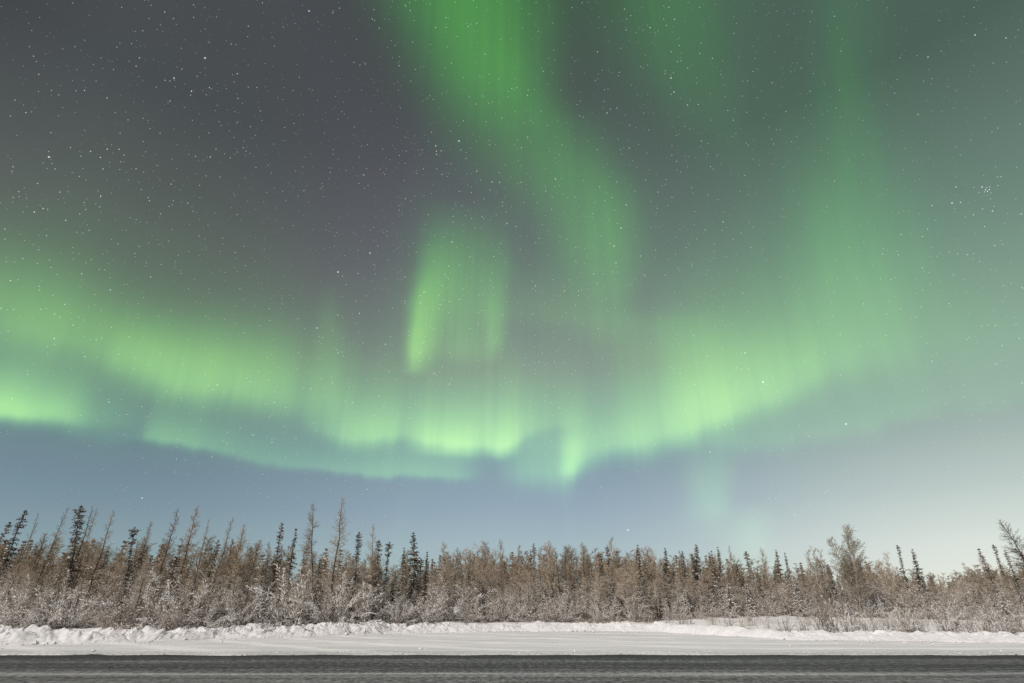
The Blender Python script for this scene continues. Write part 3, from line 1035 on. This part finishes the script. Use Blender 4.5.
TAKEN = []
L_, S_, B_ = 'larch tree', 'spruce tree', 'birch tree'
for a in (
    (12, 522, 36, 'spire', 3, S_, G_S, 'thin dark spruce leaning right at the very left edge', 1.0, 14, 'the thin spruce at the left edge'),
    (27, 510, 37, 'spire', 2, S_, G_S, 'shaggy open spruce spire beside the left edge, second from it', 1.3, 4),
    (41, 514, 39, 'larch_thin', 1, L_, G_L, 'slender bare larch right of the shaggy spruce near the left edge', .9, 4),
    (63, 507, 38, 'larch_thin', 0, L_, G_L, 'tall thin bare larch just left of the dark ragged spruce spire', .9, 3),
    (80, 505, 37, 'spire', 0, S_, G_S, 'dark ragged spruce spire, the darkest tall tree at left', 1.2, -9, 'the dark ragged spruce spire'),
    (92, 507, 37.5, 'larch_thin', 1, L_, G_L, 'left one of twin bare larches right of the dark ragged spire', .85, 1),
    (97, 508, 38, 'larch_thin', 2, L_, G_L, 'right one of twin bare larches right of the dark ragged spire', .7, 1),
    (114, 511, 36, 'larch_thin', 2, L_, G_L, 'bare larch with dark visible trunk left of the club topped spruce', 1.0, 2, 'the dark-trunked larch'),
    (134, 526, 37, 'spire', 1, S_, G_S, 'short dark spruce with a dense club shaped top', 1.1, -8, 'the club-topped spruce'),
    (154, 522, 38, 'larch', 1, L_, G_L, 'bare brown larch just right of the club topped spruce', .8, 1),
    (178, 510, 38, 'larch', 3, L_, G_L, 'narrow tall larch just left of the broad brown larch', .95, 3),
    (199, 507, 37, 'larch', 0, L_, G_L, 'broad brown larch, the fullest tall one in the left quarter', .9, 2, 'the broad brown larch'),
    (212, 520, 37, 'larch_thin', 0, L_, G_L, 'thin leaning larch close right of the broad brown larch', .8, 3),
    (219, 540, 38, 'spruce', 1, S_, G_S, 'little spruce tip between two larches right of the broad brown larch', .9),
    (233, 518, 38, 'larch_thin', 2, L_, G_L, 'tall thin larch leaning right, just left of the wide bushy larch', .9, 5),
    (244, 525, 39, 'larch', 2, L_, G_L, 'wide bushy larch with a rounded pale top', .9, 1, 'the wide bushy larch'),
    (284, 523, 40, 'spire', 2, S_, G_S, 'spruce with a snowy knobbed tip left of the tall one sided larch', 1.1, 0, 'the knob-tipped spruce'),
    (296, 529, 40, 'spruce', 3, S_, G_S, 'slim spruce close left of the tall one sided larch', .8),
    (316, 504, 39, 'larch_side', 0, L_, G_L, 'tall larch with a bare trunk and branches mostly on its left', 1.0, -7, 'the tall one-sided larch'),
    (342, 498, 39, 'larch', 4, L_, G_L, 'tallest tree of all, a bare larch with clustered branches', .95, 1, 'the tallest larch'),
    (358, 531, 40, 'spire', 0, S_, G_S, 'dark spruce just right of the tallest larch', 1.0, -3),
    (373, 524, 40, 'larch_thin', 2, L_, G_L, 'thin dark conifer with a snowy top right of the tallest larch', 1.0, -5),
    (379, 540, 41, 'spruce', 4, S_, G_S, 'snow clotted spruce top behind the thin dark conifer', .9),
    (389, 541, 41, 'spire', 1, S_, G_S, 'spruce with a heavy snow clotted head left of the neat cone spruce', 1.15),
    (404, 548, 43, 'spruce', 0, S_, G_S, 'small pointed spruce tip just left of the neat cone spruce', .8),
    (413.5, 531, 44, 'spruce', 2, S_, G_S, 'neat cone shaped spruce standing clear against the sky', 1.0, -4, 'the neat cone spruce'),
    (427, 552, 45, 'spruce', 3, S_, G_S, 'low spruce tip right of the neat cone spruce', .8),
    (444, 544, 47, 'birch', 3, B_, G_B, 'pale fuzzy birch crown right of the neat cone spruce', .9, 0, 'the pale fuzzy birch'),
    (486, 543, 49, 'birch', 0, B_, G_B, 'dense brown birch crown left of the birch plume', 1.0),
    (501, 542, 49, 'birch', 3, B_, G_B, 'thin tall birch plume near the middle of the treeline', .8, 0, 'the thin birch plume'),
    (534, 543.5, 50, 'spruce', 1, S_, G_S, 'dark spruce tip poking out between birches in the middle', .8),
    (549, 544, 49, 'birch', 1, B_, G_B, 'rounded birch with a pale forked trunk in the middle', 1.0, 0, 'the forked pale birch'),
    (581, 543, 50, 'larch', 3, L_, G_L, 'larch with a conical brown top right of the forked birch', 1.0, 0, 'the conical larch'),
    (592, 546, 50, 'birch', 2, B_, G_B, 'round pale birch crown beside the conical larch', .9),
    (607, 546, 50, 'spruce', 4, S_, G_S, 'dark spruce tip just left of the high birch pair', .8),
    (614, 540, 50, 'birch', 4, B_, G_B, 'high double topped birch right of the middle', .9, 0, 'the double-topped birch'),
    (638, 545, 50, 'spruce', 0, S_, G_S, 'dark brown spruce tip right of the double topped birch', .9),
    (645, 547, 51, 'birch', 5, B_, G_B, 'bushy low birch beyond the spruce tip right of the middle', .9),
    (665, 547, 53, 'spruce', 2, S_, G_S, 'spruce with a bent tip, first clear spire right of the middle', .8, 2, 'the bent-tip spruce'),
    (682, 551, 54, 'spruce', 1, S_, G_S, 'small spruce tip between the bent spruce and the snowy spruce', .8),
    (696, 543.5, 54, 'spruce', 2, S_, G_S, 'broad snow dusted spruce, highest of its row at right', 1.0, 4, 'the broad snow-dusted spruce'),
    (711, 551, 55, 'spruce', 3, S_, G_S, 'slim dark spruce right of the broad snow dusted spruce', .8),
    (717, 547, 55, 'spruce', 0, S_, G_S, 'second dark spruce right of the broad snow dusted spruce', .9),
    (730, 546, 55, 'larch', 1, L_, G_L, 'pale feathery larch between dark spruces at right', .8, 0, 'the pale feathery larch'),
    (746, 551, 56, 'spruce', 4, S_, G_S, 'squat brownish spruce right of the feathery larch', 1.0),
    (762, 550, 56, 'birch', 3, B_, G_B, 'fuzzy pale birch between the squat spruce and the spruce pair', .9),
    (775.5, 549, 56, 'spruce', 2, S_, G_S, 'taller one of the spruce pair left of the big round birch', .8, -1, 'the spruce pair'),
    (785, 553, 56, 'spruce', 3, S_, G_S, 'shorter one of the spruce pair left of the big round birch', .8, -1),
    (812, 547, 52, 'birch', 5, B_, G_B, 'loose pale birch with ragged top left of the big birch', .9, -2),
    (842, 527, 47, 'big_birch', 0, B_, G_B, 'big round birch with several trunks, tallest tree at right', 0.9, 0, 'the big round birch'),
    (879, 554, 48, 'birch', 4, B_, G_B, 'low spreading birch between the big birch and the leaning spruce', .9, -3),
    (898.5, 545, 50, 'spire', 3, S_, G_S, 'very thin dark spruce leaning left at the right', 1.0, 1, 'the thin leaning spruce'),
    (911.5, 549.5, 49, 'spruce', 0, S_, G_S, 'fuller dark spruce right beside the thin leaning spruce', 1.0, -1),
    (970, 557, 47, 'birch', 2, B_, G_B, 'bushy birch left of the three dark spruces at far right', .9, -3),
    (979, 549, 48, 'spruce', 3, S_, G_S, 'leftmost of the dark spruces near the right edge', 1.1, -6, 'the leftmost far right spruce'),
    (994.6, 544.5, 47, 'spire', 3, S_, G_S, 'tallest of the dark spruces near the right edge', 1.1, -1),
    (1004, 550, 47, 'spruce', 1, S_, G_S, 'club headed dark spruce next to the right edge', .8, -3),
    (1001, 520, 44, 'larch_pale', 0, L_, G_L, 'loose pale larch leaning left against the sky at right edge', 1.0, -17, 'the pale leaning larch'),
    (1021, 552, 46, 'spruce', 4, S_, G_S, 'dark spruce cut by the right edge beneath the pale larch', .9, -3),
):
    TAKEN.append(stand_out(*a))

# ------------------------------------------------------------------ the crowd of the treeline
front_px = [(-160, 33), (0, 33.2), (200, 34.5), (300, 36), (385, 38.5), (450, 44.5), (520, 45.5), (640, 46), (680, 49), (720, 51.5), (780, 52.5), (850, 50.5), (920, 46.5), (1000, 43.5), (1200, 43)]
front_xy = np.array([(at_depth(px, 610, y)[0], y) for px, y in front_px])


def front_y(x):
    return max(float(np.interp(x, front_xy[:, 0], front_xy[:, 1])) + (2.2 if x > 2 else 0.8) * mnoise.noise(Vector((x * 0.33, 0, 21))), float(bank_y(x)) + 2.6)


canopy = [(-60, 540), (0, 537), (60, 536), (130, 541), (200, 539), (260, 542), (300, 546), (350, 549), (400, 556), (440, 552), (480, 548), (530, 549), (560, 548), (620, 549),
          (660, 554), (700, 553), (760, 557), (800, 561), (850, 556), (900, 566), (940, 573), (980, 566), (1024, 562), (1100, 560)]


def px_of(x, y, z=4.0):
    d = np.array([x, y, z - CAM_Z])
    fwd = d[1] * math.cos(PITCH) + d[2] * math.sin(PITCH)
    up = -d[1] * math.sin(PITCH) + d[2] * math.cos(PITCH)
    return 512 + FPX * d[0] / fwd, 341.5 - FPX * up / fwd


def canopy_z(x, y):
    px, _ = px_of(x, y, 4.5)
    return at_depth(px, float(np.interp(px, [c[0] for c in canopy], [c[1] for c in canopy])), y)[1]


MIX = [(-9e9, dict(larch=.72, spruce=.11, birch=.17)), (330, dict(larch=.44, spruce=.18, birch=.38)), (440, dict(larch=.17, spruce=.15, birch=.68)),
       (640, dict(larch=.28, spruce=.38, birch=.34)), (800, dict(larch=.10, spruce=.25, birch=.65))]
rnd = random.Random(11)
crowd = []                      # (kind, object, px, depth row, height)
pts = list(TAKEN)


def free(x, y, d, among):
    return all((x - a) ** 2 + (y - b_) ** 2 > d * d for a, b_ in among)


tries = 0
while len(crowd) < 430 and tries < 60000:
    tries += 1
    y_off = rnd.random() ** 1.15 * 15
    x = rnd.uniform(-52, 52)
    y = front_y(x) + y_off
    px, _ = px_of(x, y, 3.0)
    if not (-18 < px < 1042): continue
    if not free(x, y, 0.95 + 0.045 * y_off, pts): continue
    mixd = [m for p0, m in MIX if px >= p0][-1]
    k = rnd.choices(list(mixd), list(mixd.values()))[0]
    g = land_z(x, y)
    top = canopy_z(x, y)
    h = (top - g) * rnd.uniform(0.62, 1.06) * (0.70 + 0.30 * min(1, y_off / 4.0)) * (0.9 if k == 'spruce' else 1.0)
    h = max(h, 2.0)
    src = P[k] if not (k == 'larch' and rnd.random() < .25) else P['larch_thin']
    if k == 'spruce' and rnd.random() < .15: src = P['spire']
    o = rnd.choice(src).place(x, y, g, h, rnd.uniform(0.95, 1.45) * min(1.4, (6.0 / h) ** 0.4), rnd.uniform(0, 6.28), (R(rnd.gauss(0, 2.5)), R(rnd.gauss(0, 3.2))))
    pts.append((x, y))
    crowd.append((k, o, px, y_off, h))

# young spruces bent under snow and the willows in front of the trunks
pts2 = []
tries = 0
n_snowy = 0
while n_snowy < 26 and tries < 20000:
    tries += 1
    x = rnd.uniform(-46, 46); y = front_y(x) + rnd.uniform(-0.6, 2.2)
    px, _ = px_of(x, y, 1.5)
    y = max(y, float(bank_y(x)) + 2.8)
    if not (-10 < px < 1034) or not free(x, y, 1.7, pts2): continue
    o = rnd.choice(P['snowy']).place(x, y, land_z(x, y), rnd.uniform(1.5, 2.9), rnd.uniform(.9, 1.2), rnd.uniform(0, 6.28), (R(rnd.gauss(0, 3)), R(rnd.gauss(0, 3))))
    pts2.append((x, y)); n_snowy += 1
    crowd.append(('snowy', o, px, -1, 2))
n_w = 0
tries = 0
while n_w < 130 and tries < 40000:
    tries += 1
    x = rnd.uniform(-48, 48); y = front_y(x) + rnd.uniform(-1.9, 2.6)
    px, _ = px_of(x, y, 1.0)
    y = max(y, float(bank_y(x)) + 2.3)
    if not (-14 < px < 1038) or not free(x, y, 0.8, pts2): continue
    if mnoise.noise(Vector((x * 0.42, y * 0.42, 13))) < -0.02: continue        # in thickets, with dark gaps between
    d = y - front_y(x)
    h = rnd.choice((rnd.uniform(.9, 1.7), rnd.uniform(1.5, 2.6))) + 0.25 * d
    o = rnd.choice(P['willow']).place(x, y, land_z(x, y), h, rnd.uniform(.9, 1.25), rnd.uniform(0, 6.28))
    pts2.append((x, y)); n_w += 1
    crowd.append(('willow', o, px, d, h))
# broad rounded bushes white with rime, by eye from the photograph
for px, top, dy, v in ((14, 584, 0, 0), (48, 580, 0, 0), (72, 592, -.3, 2), (118, 598, .4, 1), (150, 578, .6, 1), (178, 584, .2, 1), (206, 596, .2, 0), (238, 594, .4, 1), (262, 598, 0, 0),
                       (290, 572, .5, 1), (318, 596, 0, 1), (338, 580, .3, 1), (366, 586, .4, 1), (398, 598, .3, 2), (420, 594, .6, 2), (452, 580, .6, 2), (474, 600, 0, 0), (508, 598, .2, 2),
                       (540, 600, .2, 0), (566, 598, .4, 2), (600, 600, .3, 2), (632, 600, .2, 0), (670, 602, .4, 1), (704, 602, .5, 2), (742, 604, .4, 0), (776, 602, .6, 1), (806, 598, .5, 2),
                       (866, 598, .4, 2), (884, 600, .6, 1), (930, 604, .2, 0), (958, 606, .3, 2), (990, 606, 0, 1), (1016, 604, 0, 0)):
    x = at_depth(px, 615, 40)[0]
    for _ in range(4):
        y = front_y(x) + dy - 0.4
        x = at_depth(px, 615, y)[0]
    y = max(y, float(bank_y(x)) + 2.4)
    g = land_z(x, y)
    h = max(1.0, at_depth(px, top, y)[1] - g)
    o = P['bush'][v].place(x, y, g, h * 1.15, rnd.uniform(1.0, 1.3), rnd.uniform(0, 6.28))
    pts2.append((x, y)); crowd.append(('bush', o, px, 0, h))
# bare shrubs standing in the open snow of the right half
for px, base, top, v in ((636, 622, 598, 1), (648, 623, 602, 0), (668, 622, 606, 2), (690, 624, 608, 0), (713, 625, 611, 2), (752, 626, 608, 1), (768, 628, 612, 2),
                         (806, 632, 606, 0), (826, 633, 590, 1), (835, 633.5, 585, 0), (850, 634, 574, 0), (862, 632, 612, 2), (880, 631, 614, 0), (892, 633, 612, 3),
                         (909, 636, 606, 1), (927, 632, 616, 2), (950, 636, 604, 3), (962, 635, 608, 1), (976, 633, 615, 2), (987, 637, 613, 0), (1003, 636, 606, 3), (1017, 637, 610, 1), (730, 630, 616, 3), (785, 632, 614, 3), (818, 634, 618, 2), (870, 636, 618, 3), (920, 637, 618, 3), (940, 638, 620, 2), (970, 638, 618, 3), (682, 626, 613, 3), (846, 634, 602, 'b'), (908, 637, 604, 'b'), (951, 637, 603, 'b'), (992, 638, 607, 'b'), (1020, 638, 606, 'b'), (740, 629, 612, 'b')):
    y = 34.0
    for _ in range(25):                                       # the depth at which this base meets the land
        x, z = at_depth(px, base, y)
        y += (CAM_Z - land_z(x, y)) / max(CAM_Z - z, 0.05) * y * 0.3 - y * 0.3
    y = min(max(y, float(bank_y(x)) + 1.6), front_y(x) - 0.5)
    x = at_depth(px, base, y)[0]
    h = max(0.5, at_depth(px, top, y)[1] - land_z(x, y))
    if v == 'b':                                              # rounded bushes standing out in the snow
        o = rnd.choice(P['bush']).place(x, y, land_z(x, y), h * 1.1, 0.85, rnd.uniform(0, 6.28))
        crowd.append(('open_bush', o, px, -5, h))
        continue
    o = P['sprig'][v].place(x, y, land_z(x, y), h, rnd.uniform(.85, 1.1) * (0.6 if h > 1.6 else 0.9), rnd.uniform(0, 6.28))
    crowd.append(('sprig', o, px, -5, h))

# labels: each is counted off from the nearest tree that stands out
words = dict(larch=('bare brown larch', L_, G_L), spruce=('dark spruce', S_, G_S), birch=('frosted birch', B_, G_B),
             snowy=('snow laden spruce', S_, 'young spruces under snow'), willow=('snowy willow shrub', 'shrub', G_W),
             bush=('rounded rimed bush', 'shrub', 'rounded bushes white with rime'),
             open_bush=('rounded frosted bush', 'shrub', 'rounded bushes white with rime'),
             sprig=('bare dark stemmed shrub', 'shrub', 'bare shrubs in the open snow'))
rows = dict(larch=('in front', 'midway back', 'at the back'), spruce=('in front', 'midway back', 'at the back'),
            birch=('in front', 'midway back', 'at the back'), snowy=('below the trees',) * 3,
            willow=('by the bank', 'below the trees', 'below the trees'), bush=('at wood edge',) * 3, open_bush=('in open snow',) * 3, sprig=('in open snow',) * 3)
nth = ['nearest', 'second', 'third', 'fourth', 'fifth', 'sixth', 'seventh', 'eighth', 'ninth', 'tenth', 'eleventh', 'twelfth', 'thirteenth', 'fourteenth', 'fifteenth']
sets = {}
for k, o, px, d, h in crowd:
    lp, ls = min(landmarks, key=lambda q: abs(q[0] - px))
    row = (0 if d < 0 else 1) if k == 'willow' else (0 if d < 2.5 else 1 if d < 6.5 else 2)
    side = 'left' if px < lp else 'right'
    sets.setdefault((k, row, ls, side), []).append((abs(px - lp), o))
for (k, row, ls, side), v in sets.items():
    w, cat, grp = words[k]
    for i, (_, o) in enumerate(sorted(v, key=lambda q: q[0])):
        tag(o, f'{nth[min(i, 14)]} {w} {rows[k][row]}, {side} of {ls}', cat, grp)

# ------------------------------------------------------------------ the wood behind, one mass
cheap = [larch(200, 7, 1.4, .1, 50, .013, thin=.6), larch(201, 7, 1.2, .1, 46, .013, thin=.6), birch(202, 6.5, 1, 1.2, 24, .012), birch(203, 6.5, 1, 1.1, 22, .012),
         spruce(204, 5, 1.0, .05, 0, .25, 0, .24, .026), spruce(205, 5, .8, .05, .2, .3, 0, .24, .026)]
cheap_H = [7, 7, 6.5, 6.5, 5, 5]
geo_c = []
for tr, cr, sn, _ in cheap:
    tr.a += cr.a; tr.b += cr.b; tr.r += cr.r; tr.q += cr.q
    geo_c.append(tr.arrays(3))
fv, fq, off = [], [], 0
rng = np.random.default_rng(77)
n_far = 0
spots = [(rng.uniform(-95, 95), rng.uniform(13, 34)) for _ in range(640)]
spots += [(s * rng.uniform(42, 95), rng.uniform(0, 14)) for s in (-1, 1) for _ in range(60)]
spots += [(rng.uniform(-62, 62), -rng.uniform(4, 16)) for _ in range(330)]      # the low growth between the trunks
for x, dy in spots:
    filler = dy < 0
    dy = abs(dy)
    y = front_y(x) + dy
    px, _ = px_of(x, y, 3.0)
    if dy < 13 and -25 < px < 1049 and not filler: continue
    i = int(rng.integers(0, 6))
    if px > 440 and i < 2 and rng.random() < .7: i += 2
    g = land_z(x, y)
    h = max(2.5, (canopy_z(x, y) - g) * rng.uniform(0.72, 0.99)) if -60 < px < 1100 else rng.uniform(4, 7.5)
    if filler: i = int(rng.integers(2, 4)); h = rng.uniform(1.8, 3.6)
    s = h / cheap_H[i]
    a = rng.uniform(0, 6.28)
    wd = 1.9 if filler else rng.uniform(1.1, 1.6)
    v, q = geo_c[i]
    c_, s_ = math.cos(a), math.sin(a)
    vv = np.stack([(v[:, 0] * c_ - v[:, 1] * s_) * s * wd + x, (v[:, 0] * s_ + v[:, 1] * c_) * s * wd + y, v[:, 2] * s + g], axis=1)
    fv.append(vv); fq.append(q + off); off += len(v); n_far += 1
far = link('far_forest', mesh_from('far_forest', np.concatenate(fv), np.concatenate(fq), M['far_twig']))
tag(far, 'brown winter wood filling the depth behind the roadside trees', 'forest', None, 'stuff')

# dry stalks sticking out of the open snow on the right
st = Segs()
for _ in range(2600):
    x = rng.uniform(2, 34); y = float(bank_y(x)) + 2.4 + rng.random() * (front_y(x) - float(bank_y(x)) - 2.0)
    if mnoise.noise(Vector((x * 0.3, y * 0.3, 8))) < -0.05: continue
    g = land_z(x, y)
    for k in range(rng.integers(1, 5)):
        p = np.array([x + rng.normal(0, .1), y + rng.normal(0, .1), g - 0.05])
        st.line(polyline(p, unit(rng.uniform(0, 6.28), R(rng.uniform(50, 88))), rng.uniform(.15, .5), 2, rng, .1), .006, .003)
stalks = link('dry_stalks', mesh_from('dry_stalks', *st.arrays(3), M['bare_stem']))
tag(stalks, 'dry grass stalks poking through the open snow at right', 'dry grass', None, 'stuff')
print('counts', len(crowd), n_far, {k: sum(c[0] == k for c in crowd) for k in words}, sum(len(o.data.polygons) for o in scene.objects if o.type == 'MESH' and o.data.users == 1))
